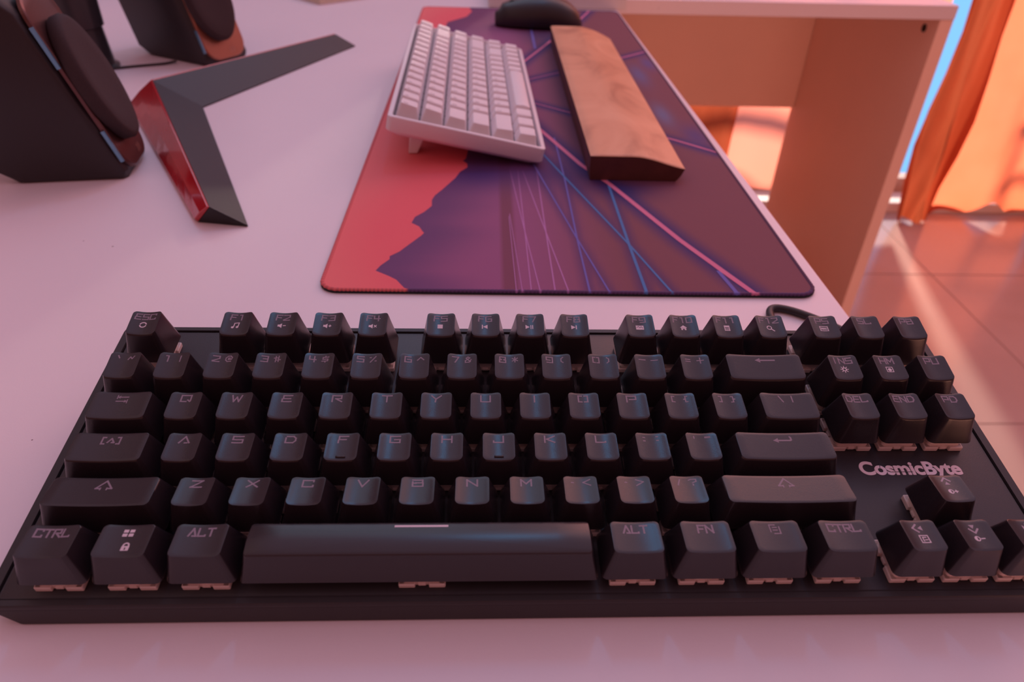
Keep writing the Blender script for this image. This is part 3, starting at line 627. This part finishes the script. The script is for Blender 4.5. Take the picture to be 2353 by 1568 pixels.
lo = link('maker_name', lm, kb, (300.4, -38.3, -3.42)); lo['label'] = 'pale CosmicByte lettering on the top plate'
cut = MB()
for x0, x1 in ((12.4, 21.0),): cut.box(x0, x1, .95, 1.25, .052, .075)
for x0 in (8.3,): cut.prism([(x0, 3), (x0+.3, 3), (x0+1, 5.4), (x0+.7, 5.4)], .052, .075, axis='z')
obj('stencil_gap', cut, M['plate'], lo)

# cable of the keyboard
def bez(P, n=8):
    out = []
    for i in range(len(P)-1):
        p0 = Vector(P[max(i-1, 0)]); p1 = Vector(P[i]); p2 = Vector(P[i+1]); p3 = Vector(P[min(i+2, len(P)-1)])
        for j in range(n):
            t = j/n; out.append(tuple(.5*((2*p1)+(-p0+p2)*t+(2*p0-5*p1+4*p2-p3)*t*t+(-p0+3*p1-3*p2+p3)*t**3)))
    out.append(P[-1]); return out
cb = MB(); inv = Matrix.Rotation(-TILT, 3, 'X')
P = [(311, 36, 20), (311, 52, 14), (311.5, 80, 5), (312.5, 99, 2.4), (316.5, 107.5, 2.4), (326, 105.5, 2.4), (338, 96, 2.4), (348.5, 84, 2.4), (353, 72, 2.4), (350, 60, 2.4), (338, 54, 2.4), (318, 50, 2.4), (300, 40, 2.4)]
cb.tube([tuple(inv @ (Vector(p)-Vector((0, 0, 26.43)))) for p in bez(P)], 2.2, n=14)
obj('cable', cb, M['cable'], kb)

# ------------------------------------------------------------------ mouse pad
PW, PL, PT = 293.0, 822.0, 2.5
pad = thing('desk_mat', 'long printed mouse pad with red and purple mountains and crossing light lines', 'mouse pad', (56.8, 124.4, 0), (0, 0, math.radians(-.365)))
RED = [(48.9, 3.0), (43.7, 11.7), (38.9, 15.9), (30.2, 22.2), (32.3, 28.3), (37.0, 36.7), (36.6, 40.5), (41.9, 46.5), (46.7, 55.6), (54.1, 69.3), (55.5, 73), (54.1, 75.7), (51.6, 82.2), (46.0, 87.6), (47.5, 96.8), (53.4, 105.3), (57.9, 115.2), (57.3, 125.2), (58.9, 133.0), (63.7, 143.8), (72.7, 166.6), (75.7, 178.5), (81.2, 187.9), (81.0, 195.7), (77.3, 201.8), (79.6, 206.8),
       (82, 240), (74, 290), (60, 330), (66, 400), (58, 470), (44, 540), (36, 620), (41.2, 716.6), (66.4, 756.5), (73.6, 792.7), (69.8, 816.7)]
def redx(y):
    if y <= RED[0][1]: return RED[0][0]+(RED[0][1]-y)*.6
    for a, b_ in zip(RED, RED[1:]):
        if a[1] <= y <= b_[1]: return a[0]+(b_[0]-a[0])*(y-a[1])/(b_[1]-a[1])
    return RED[-1][0]
LINES = [  # points, width, colour, glow
 ([(120.9, 183.6), (122.2, 73.5), (122.8, 0)], .7, 'pl'), ([(114.7, 185), (121.6, 84.5), (128.0, 0)], .7, 'pl'), ([(124.7, 183.1), (135.5, 82.7), (144.6, 0)], .8, 'pl'),
 ([(135.8, 198.2), (136.1, 91.8), (136.7, 0)], .9, 'pl'), ([(133.8, 198.2), (156.1, 68.1), (168.5, 0)], 1.1, 'bl'), ([(155.4, 260), (156.6, 164.5), (156.2, 66.0), (156.9, 0)], 1.2, 'bl'),
 ([(133, 260), (143.0, 219.9), (158.9, 164.6), (189.9, 58.7), (205.4, 0)], 1.5, 'b2'), ([(189.2, 185.0), (189.4, 61.5), (190.2, 0)], 1.9, 'b2'), ([(112.6, 104.2), (117.6, 0)], .5, 'pl'), ([(112.0, 100), (114.1, 0)], .5, 'pl'),
 ([(239.3, 27), (243.8, 0)], 2.6, 'bl'), ([(130, 320), (147.4, 270.5), (172.6, 196.9), (190.1, 159.8), (224.4, 67.5), (254.0, 0)], 4.0, 'pk'),
 ([(225, 292), (262.6, 258.9), (PW, 230.0)], 3.0, 'pk'), ([(225, 515), (263.1, 547.9), (PW, 576.2)], 3.0, 'pk'), ([(120, 462), (142.2, 523.1), (175.4, 614.1), (203, 690), (227.2, 748.5), (250.8, PL)], 3.0, 'pk'),
 ([(130, 430), (154.6, 452.2), (173.7, 468.6), (200, 492)], 1.6, 'pk'), ([(130, 368), (154.2, 348.0), (171.8, 333.2), (225, 292)], 1.6, 'pk'), ([(155.4, 700), (155.5, 577.5)], 3, 'bl')]
CL = {'pl': (.48, .21, .48), 'bl': (.16, .15, .50), 'b2': (.07, .22, .50), 'pk': (.78, .22, .36)}
def seg_d(px, py, a, b_):
    dx, dy = b_[0]-a[0], b_[1]-a[1]; t = max(0, min(1, ((px-a[0])*dx+(py-a[1])*dy)/(dx*dx+dy*dy)))
    return math.hypot(px-a[0]-t*dx, py-a[1]-t*dy)
def mixc(a, b_, t): return tuple(x+(y-x)*t for x, y in zip(a, b_))
def ss(a, b_, x): t = max(0, min(1, (x-a)/(b_-a))); return t*t*(3-2*t)
def padcol(x, y):
    if x < redx(y)-.0: return mixc((.80, .19, .19), (.80, .13, .16), ss(0, 60, x+20*math.sin(y*.02)))
    c = mixc((.15, .062, .17), (.29, .095, .215), ss(0, 60, x-redx(y)))
    c = mixc(c, (.205, .070, .095), ss(110, 190, x))
    if 107.2 < x < 114.5 and y < 215: c = (.20, .062, .11)
    d = mixc((.02, .02, .10), c, .35)
    g = 0
    for pts, w, k in LINES:
        R = {'pk': 16, 'b2': 9, 'bl': 7, 'pl': 0}[k]
        if not R: continue
        if min(p[1] for p in pts)-R > y or max(p[1] for p in pts)+R < y: continue
        dd = min(seg_d(x, y, a, b_) for a, b_ in zip(pts, pts[1:]))
        g = max(g, (1-ss(0, R, dd))*({'pk': .9, 'b2': .6, 'bl': .5}[k]))
    c = mixc(c, (.022, .022, .15), g)
    # horizon haze and dark blue patches further up the print
    c = mixc(c, (.03, .022, .10), .7*math.exp(-((x-200)/30)**2)*ss(170, 260, y)*(1-ss(480, 700, y)))
    for bx, by, sx, sy, col in ((266, 470, 9, 40, (.12, .13, .30)), (265, 330, 8, 32, (.15, .18, .34)), (283, 270, 12, 30, (.08, .06, .22)), (200, 150, 22, 18, (.02, .02, .12)), (150, 180, 60, 35, (.035, .02, .13)), (90, 175, 26, 25, (.06, .03, .16)), (170, 650, 30, 60, (.02, .02, .10)), (285, 520, 8, 30, (.10, .09, .28))):
        c = mixc(c, col, .75*math.exp(-((x-bx)/sx)**2-((y-by)/sy)**2))
    if y > 600: c = mixc(c, (.17, .05, .12), .6*ss(600, 760, y)*(1-ss(150, 190, x)))
    return c
def pad_print():
    st = 3.0; R = 11
    xs_ = [R*.0+i*(PW)/98 for i in range(99)]; ys_ = [i*PL/260 for i in range(261)]
    V = []; F = []; C = []; mats_ = []
    idx = {}
    def cl(x, y):  # clamp to the rounded outline
        for cx, cy, sx, sy in ((R, R, -1, -1), (PW-R, R, 1, -1), (R, PL-R, -1, 1), (PW-R, PL-R, 1, 1)):
            if (x-cx)*sx > 0 and (y-cy)*sy > 0:
                d = math.hypot(x-cx, y-cy)
                if d > R: return (cx+(x-cx)*R/d, cy+(y-cy)*R/d)
        return x, y
    for j, yy in enumerate(ys_):
        for i, xx in enumerate(xs_):
            a, b_ = cl(xx, yy); V.append((a, b_, PT)); C.append(padcol(max(xx, redx(yy)+.5), yy))
    n = len(xs_)
    for j in range(len(ys_)-1):
        for i in range(n-1): F.append((j*n+i, j*n+i+1, (j+1)*n+i+1, (j+1)*n+i))
    # red sky: strips that follow the mountain outline
    yy = 0.0
    ys2 = sorted(set([0.0, PL]+[p[1] for p in RED]+[PL*i/200 for i in range(201)]))
    prev = None
    for y_ in ys2:
        x1 = redx(y_); row = []
        for t in (0, .5, 1):
            a, b_ = cl(x1*t, y_); row.append(len(V)); V.append((a, b_, PT+.06)); C.append(padcol(x1*t-.01, y_))
        if prev:
            for q in range(2): F.append((prev[q], prev[q+1], row[q+1], row[q]))
        prev = row
    for pts, w, k in LINES:
        z = PT+.10+.008*LINES.index((pts, w, k)); base = CL[k]
        for q, (a, b_) in enumerate(zip(pts, pts[1:])):
            L = math.hypot(b_[0]-a[0], b_[1]-a[1]); nx, ny = -(b_[1]-a[1])/L*w/2, (b_[0]-a[0])/L*w/2
            kk = max(1, int(L/15))
            for j in range(kk):
                t0, t1 = j/kk, (j+1)/kk
                o = len(V)
                for t, sg in ((t0, -1), (t1, -1), (t1, 1), (t0, 1)):
                    px, py = a[0]+(b_[0]-a[0])*t, a[1]+(b_[1]-a[1])*t
                    V.append((min(PW, px+sg*nx), max(0, py+sg*ny), z))
                    fade = ss(200, 120, py) if k in ('pl',) else 1
                    C.append(mixc(padcol(px, py), base, .85*(fade if k == 'pl' else 1)))
                F.append((o, o+1, o+2, o+3))
    me = bpy.data.meshes.new('printed_surface'); me.from_pydata([(a*S, b_*S, c*S) for a, b_, c in V], [], F)
    at = me.color_attributes.new('print', 'FLOAT_COLOR', 'POINT')
    for i, c in enumerate(C): at.data[i].color = (*c, 1)
    me.materials.append(M['print']); me.update()
    bm = bmesh.new(); bm.from_mesh(me)
    for f_ in bm.faces:
        if f_.normal.z < 0: f_.normal_flip()
    bm.to_mesh(me); bm.free(); return me
link('printed_surface', pad_print(), pad)
b = MB(); b.rings([[(x, y, z) for x, y in rrect(i, PW-i, i, PL-i, 11, 6)] for i, z in ((0, 0), (-.3, .5), (-.3, 1.6), (.2, 2.42))], 0, False); obj('rubber_base', b, M['thread_dark'], pad)
def stitched():
    path = densify(rrect(.9, PW-.9, .9, PL-.9, 10.5, 10), 1.15); n = 8; V = []; F = []; C = []
    N = len(path)
    for i, (x, y) in enumerate(path):
        a = path[i-1]; b_ = path[(i+1) % N]; t = Vector((b_[0]-a[0], b_[1]-a[1])).normalized(); nx, ny = t.y, -t.x
        base = (.74, .15, .15) if x < redx(y)+1 else ((.115, .05, .14) if (y < 5 or y > PL-5) else (.10, .04, .085))
        r = 1.15 if i % 2 else .88
        c = base if i % 2 else mixc(base, (.02, .015, .05), .3)
        if y < 2:
            for pts, w, k in LINES:
                if pts[-1][1] == 0 and abs(pts[-1][0]-x) < w*.6: c = mixc(CL[k], c, .3)
        for k in range(n):
            an = 2*math.pi*k/n; V.append((x+nx*r*math.cos(an)*1.35, y+ny*r*math.cos(an)*1.35, 2.0+r*math.sin(an)))
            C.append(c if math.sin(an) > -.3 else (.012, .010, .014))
    for i in range(N):
        for k in range(n):
            j = (i+1) % N; l = (k+1) % n; F.append((i*n+k, j*n+k, j*n+l, i*n+l))
    me = bpy.data.meshes.new('stitched_edge'); me.from_pydata([(a*S, b_*S, c*S) for a, b_, c in V], [], F)
    at = me.color_attributes.new('print', 'FLOAT_COLOR', 'POINT')
    for i, c in enumerate(C): at.data[i].color = (*c, 1)
    me.materials.append(M['print'])
    for p in me.polygons: p.use_smooth = True
    me.update(); return me
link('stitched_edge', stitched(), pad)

# ------------------------------------------------------------------ white keyboard
WT = math.radians(11.8)
# local X runs along the keyboard (away from the camera), local Y towards its back edge (-x of the room)
wk = thing('white_keyboard', 'white compact keyboard standing tilted on the mouse pad beside the wooden wrist rest', 'keyboard', (198.4, 314.5, 5.2))
wk.rotation_mode = 'QUATERNION'
wk.rotation_quaternion = (Matrix.Rotation(math.radians(90.9), 3, 'Z') @ Matrix.Rotation(WT, 3, 'X')).to_quaternion()
WL, WD = 322.0, 124.5; mx_ = (WL-16*U)/2; my_ = (WD-6*U)/2
def wslab(i, z, r=4): return [(x, y, z) for x, y in rrect(i, WL-i, i, WD-i, r, 4)]
b = MB(); b.rings([wslab(7, -3.8), wslab(5.5, -2.8), wslab(.8, 0), wslab(0, 1.2), wslab(0, 11.6), wslab(.7, 12.2), wslab(3.4, 12.2, 2), wslab(3.8, 7.5, 2)], 0, False)
obj('case', b, M['wcase'], wk, sharp=35)
b = MB(); b.prism(rrect(4, WL-4, 4, WD-4, 2, 2), 7.55, 8.2, axis='z'); obj('key_plate', b, M['wplate'], wk)
for x0 in (26, WL-46):
    b = MB(); b.prism([(WD-32, -3.5), (WD-18, -3.5), (WD-20, -24.3), (WD-27, -22.6)], x0, x0+16, axis='x'); obj('flip_foot', b, M['wcase'], wk, bevel=1)
WROW = [(5, 'S', [(1.25, '')]*3+[(6.25, '')]+[(1, '')]*6), (4, 'Z', [(2.25, '')]+[(1, c) for c in 'ZXCVBNM,./']+[(1.75, ''), (1, '^'), (1, '')]), (3, 'A', [(1.75, '')]+[(1, c) for c in 'ASDFGHJKL;\'']+[(2.25, ''), (1, '')]),
        (2, 'Q', [(1.5, '')]+[(1, c) for c in 'QWERTYUIOP[]']+[(1.5, '\\'), (1, '')]), (1, 'N', [(1, c) for c in '`1234567890-=']+[(2, ''), (1, '')]), (0, 'F', [(1, 'E')]+[(1, 'F')]*12+[(1, '')]*3)]
WZ = {'S': (13.2, 12.6), 'Z': (13.4, 12.4), 'A': (13.0, 13.0), 'Q': (13.3, 14.0), 'N': (14.6, 16.0), 'F': (14.8, 16.2)}
wc = {}
for ri, rn, ks in WROW:
    u = 0; yy = my_+(5-ri+.5)*U
    for w, ch in ks:
        if (rn, w) not in wc:
            zf, zb = WZ[rn]
            wc[(rn, w)] = cap_mesh('white_keycap', w, zf+4, zb+4, zbase=8.6, dip=.7, convex=w > 6, mat_=M['wcap'], step=4)
        me, f = wc[(rn, w)]
        c = link('keycap', me, wk, (mx_+(u+w/2)*U, yy, 0))
        if ch:
            k = Ink(f); k.text(ch, -1.6, 2.6, 2.4, 2.4, .5); link('legend', k.mb.mesh('legend', [M['wleg']]), c)
        u += w

# ------------------------------------------------------------------ wooden wrist rest
wr = thing('wrist_rest', 'long wooden wrist rest with warm brown top on the mouse pad', 'wrist rest', (232.6, 289, 2.85), (0, 0, math.radians(-.5)))
RW, RL = 73.5, 446
def prof(x, R_):  # top height across the width
    t = x/RW
    return 20.2-9.2*ss(.45, 1.08, t)-.2*t
def restmesh():
    mb = MB(); nx = 20; ny = 60; r = 24
    def xmax(y):
        if y > RL-r: return RW-r+math.sqrt(max(0, r*r-(y-(RL-r))**2))*1.0
        return RW
    V = []; F = []
    ys_ = [0, 1, 3]+[RL*i/ny for i in range(1, ny-6)]+[RL-r+r*math.sin(i/10*math.pi/2) for i in range(0, 11)]
    ys_ = sorted(set(ys_)); n = nx+1
    for y in ys_:
        xm = xmax(y)
        for i in range(n):
            x = xm*i/nx; e = min(x, xm-x, y, RL-y); z = prof(x, 0)-1.0*(1-min(1, e/1.6))**2
            V.append((x, y, z))
    for j in range(len(ys_)-1):
        for i in range(nx): F.append((j*n+i, j*n+i+1, (j+1)*n+i+1, (j+1)*n+i))
    mb.add(V, F, 0, True)
    # sides: follow the rim, taper inwards underneath
    rim = [i for i in range(n)]+[(j*n+nx) for j in range(1, len(ys_))]+[((len(ys_)-1)*n+i) for i in range(nx-1, -1, -1)]+[j*n for j in range(len(ys_)-2, 0, -1)]
    top = [V[i] for i in rim]; low = []
    for x, y, z in top: low.append((1.2+x*(RW-6.5)/RW, 1+y*(RL-2)/RL, 0))
    mid = [(x*.5+p[0]*.5+(.5 if x > RW/2 else -.3), y*.5+p[1]*.5, z*.45) for (x, y, z), p in zip(top, low)]
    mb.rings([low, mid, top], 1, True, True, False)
    return mb
obj('wooden_body', restmesh(), [M['wood'], M['walnut_end']], wr, sharp=50)

# ------------------------------------------------------------------ mouse
ms = thing('computer_mouse', 'black computer mouse lying crosswise at the far end of the mouse pad', 'mouse', (228, 832, 2.7), (0, 0, math.radians(3)))
def mouse_mesh():
    mb = MB(); rings = []
    for i in range(25):
        t = i/24; x = -60+120*t
        hw = 33*(1-abs(2*t-1.06)**5*.45)*math.sqrt(max(.02, 1-max(0, (t-.72)/.285)**2)); hw *= .86+.14*math.cos((t-.6)*5)
        h = 21+20*math.sin(min(1, (t+.12)/.72)*math.pi/2)-2; 
        if t > .5: h = 39*math.sqrt(max(.0005, 1-((t-.5)/.505)**2.3))
        if t < .06: h = 17+t*60
        ring = []
        for k in range(20):
            a = math.pi*2*k/20; cx_, sz = math.cos(a), math.sin(a)
            if sz >= 0: z = 4+(h-4)*abs(sz)**.75; yv = hw*math.copysign(abs(cx_)**.7, cx_)
            else: z = 4-3.6*abs(sz)**.5; yv = hw*.95*math.copysign(abs(cx_)**.6, cx_)
            ring.append((x, yv, z))
        rings.append(ring)
    mb.rings(rings, 0, True); return mb
obj('shell', mouse_mesh(), M['mouse'], ms)
b = MB(); b.tube([(-36, -3.5, 26), (-36, 3.5, 26)], 7, n=20); obj('scroll_wheel', b, M['cable'], ms, bevel=1)

# ------------------------------------------------------------------ monitor foot (V) and arm pole
st = thing('monitor_stand', 'V-shaped charcoal monitor foot with glossy red outer edge on the desk', 'monitor stand', (0, 455, 0))
A = (-151, 0, 24.5); B = (-176, 0, 0); I = (-111, 0, 1.4); Ib = (-111, 0, .2)
def arm(sg):
    F1 = (-27, sg*247, 14); F2 = (-39, sg*241, .2); F3 = (-4.5, sg*247.5, 1.2); F3b = (-5, sg*247, .2)
    Bb = (-176, 0, .2)
    return F1, F2, F3, F3b, Bb
mb = MB()
for sg in (-1, 1):
    F1, F2, F3, F3b, Bb = arm(sg)
    F1i = (F1[0]+1.6, F1[1], F1[2])
    mb.add([A, I, F3, F1], [(0, 1, 2, 3)], 0, False)                       # sloped top
    mb.add([I, Ib, F3b, F3], [(0, 1, 2, 3)], 0)
    mb.add([F1, F3, F3b, F2], [(0, 1, 2, 3)], 1)                           # end face
    mb.add([A, F1, F2, Bb], [(0, 1, 2, 3)], 1)                             # outer side under the red trim
    mb.add([Bb, F2, F3b, Ib], [(0, 1, 2, 3)], 1)
obj('foot', mb, [M['standm'], M['blackm']], st)
for sg in (-1, 1):
    F1, F2, F3, F3b, Bb = arm(sg); A_ = Vector(A); B_ = Vector(Bb); f1 = Vector(F1); f2 = Vector(F2)
    nrm = (f1-A_).cross(B_-A_).normalized()
    if nrm.x > 0: nrm = -nrm
    # bulging glossy strip: outer surface with a rounded upper ridge
    rows_ = []
    for t in [i/10 for i in range(11)]:
        a = A_.lerp(f1, t); b_ = B_.lerp(f2, t); m_ = (a+b_)/2
        rows_.append([tuple(a+nrm*.1), tuple(a+nrm*2.2-Vector((0, 0, .8))), tuple(m_+nrm*3.4), tuple(b_+nrm*3.0+Vector((0, 0, .6))), tuple(b_+nrm*.1+Vector((0, 0, .1)))])
    mb = MB(); mb.rings(rows_, 0, False, True, True, closed=True)
    obj('red_trim', mb, M['red'], st, bevel=.5)
pl = thing('monitor_arm_pole', 'satin black cylindrical pole rising behind the front speaker', 'pole', (-275, 585, 0))
b = MB(); b.rings([[(r*math.cos(a), r*math.sin(a), z) for a in [i*math.pi/16 for i in range(32)]] for r, z in ((34, .1), (34, 2), (30, 4), (26.5, 41))], 0, True); obj('lower_tube', b, M['pole'], pl, sharp=30)
b = MB(); b.rings([[(r*math.cos(a), r*math.sin(a), z) for a in [i*math.pi/16 for i in range(32)]] for r, z in ((27.5, 41.6), (29, 42.5), (28, 110), (28, 420))], 0, True); obj('upper_tube', b, M['pole'], pl, sharp=30)
lc = MB(); lc.tube(bez([(-248, 575, 1.5), (-225, 588, 1.5), (-200, 600, 1.5), (-186, 606, 3)], 5), 1.4, n=8)
tag(obj('audio_cable', lc, M['cable']), 'thin black cable on the desk between pole and rear speaker', 'cable')

# ------------------------------------------------------------------ desktop speakers
def speaker(name, label, loc, rz, H=128, W=62, D=1.06, fm='gloss'):
    t = thing(name, label, 'speaker', loc, (0, 0, rz), 'desktop satellite speakers')
    tb = math.radians(19); tz = math.tan(tb)
    # body: leaning wedge, fascia on +x
    def X(z): return -z*tz
    def sec(inset, y):
        return [(x*D if x < -40 else x, y_, z) for x, y_, z in [(-82, y, 9-inset*0), (-74+inset, y, .2+inset*.4), (-3-inset, y, .2+inset*.4), (X(6)-inset*.6, y, 6), (X(H-14)-inset*.6, y, H-14), (X(H)-7-inset*.6, y, H-inset), (-88, y, H-18-inset), (-100+inset, y, 60)]]
    b = MB(); b.rings([sec(7, 0), sec(2.2, 1.4), sec(0, 6), sec(0, W-6), sec(2.2, W-1.4), sec(7, W)], 0, False)
    obj('cabinet', b, M['spk'], t, bevel=2.5, seg=3, sharp=40)
    # glossy fascia plate
    R3 = Matrix.Rotation(-tb, 3, 'Y')
    def on(u, v, w=0):   # u across (y), v up the face, w out of it
        c, s_ = math.cos(tb), math.sin(tb)
        return (-v*s_+w*c, u, v*c+w*s_)
    out = rrect(3, W-3, 4, H/math.cos(tb)-4, 17, 8)
    b = MB(); b.rings([[on(u, v, .1) for u, v in out], [on(u, v, 2.4) for u, v in out], [on(W/2+(u-W/2)*.965, 66+(v-66)*.98, 3.2) for u, v in out]], 0, False)
    obj('fascia', b, M[fm], t, sharp=30)
    # thick round cloth cover over the driver
    cu, cv, ru, rv = W/2-3, 67, 28, 45
    el = lambda k, w: [on(cu+ru*k*math.cos(a), cv+rv*k*math.sin(a), w) for a in [i*math.pi/24 for i in range(48)]]
    b = MB(); b.rings([el(.93, 3.2), el(1.0, 5), el(1.01, 11), el(.97, 13.6), el(.9, 14.4), el(.6, 13.6), el(.25, 13)], 0, True)
    obj('driver_cover', b, M['foam'], t)
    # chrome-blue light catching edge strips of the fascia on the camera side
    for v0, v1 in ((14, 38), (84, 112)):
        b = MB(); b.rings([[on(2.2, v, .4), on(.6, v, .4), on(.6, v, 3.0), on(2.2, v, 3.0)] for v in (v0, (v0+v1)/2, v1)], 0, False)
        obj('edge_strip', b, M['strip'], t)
    # scribbled badge, bottom of the fascia
    k = Ink(lambda x, y: 0); 
    for q in range(5): k.line([(W*.55+q*1.6, 9), (W*.55+q*1.6+1.2, 12.5), (W*.55+q*1.6+.4, 14)], .45)
    bb = MB(); bb.add([on(x, y, 3.4) for x, y, z in k.mb.v], k.mb.f); obj('badge', bb, M['badge'], t)
    return t
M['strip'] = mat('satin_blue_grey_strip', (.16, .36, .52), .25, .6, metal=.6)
M['badge'] = mat('copper_badge_print', (.55, .30, .24), .35, metal=.5)
speaker('desktop_speaker', 'nearer black desktop speaker at the left picture edge, oval cloth driver cover', (-110, 284, 0), math.radians(9))
speaker('desktop_speaker', 'rear black desktop speaker behind the V-shaped foot, with orange curtain reflection coloured into its fascia', (-148, 594, 0), math.radians(-30), D=1.3, fm='gloss_reflect')

# ------------------------------------------------------------------ things at the far side of the desk
wbx = thing('flat_white_box', 'flat white box with a dark lid line beyond the computer mouse', 'box', (160, 966, 0), (0, 0, math.radians(.5)))
b = MB(); b.box(0, 213, 0, 160, .2, 16); obj('base', b, M['book'], wbx, bevel=1.2)
b = MB(); b.box(1, 212, 1, 159, 16.1, 17.4); obj('lid_gap', b, M['blackm'], wbx)
b = MB(); b.box(0, 213, 0, 160, 17.5, 24); obj('lid', b, M['book'], wbx, bevel=1.2)
nb = thing('notebook', 'closed cream-edged notebook lying turned on the far part of the desk', 'notebook', (-92, 950, 0), (0, 0, math.radians(44)))
b = MB(); b.box(0, 150, 0, 210, .2, 1.4); b.box(0, 150, 0, 210, 10, 11.2); b.box(0, 150, 207, 210, .2, 11.2); obj('cover', b, M['book'], nb, bevel=.3)
b = MB(); b.box(1.5, 148, 1.5, 206.9, 1.5, 9.9); obj('pages', b, M['page'], nb)
b = MB(); b.box(0, 150, 0, 40, .2, 70); 
wp = thing('white_carton', 'white carton with a brown stripe behind the front speaker at far left', 'box', (-560, 800, 0), (0, 0, math.radians(12)))
b = MB(); b.box(0, 170, 0, 90, .2, 150); obj('carton', b, M['book'], wp, bevel=1.5)
b = MB(); b.box(60, 72, -.4, -.02, .4, 149); obj('stripe', b, M['badge'], wp)
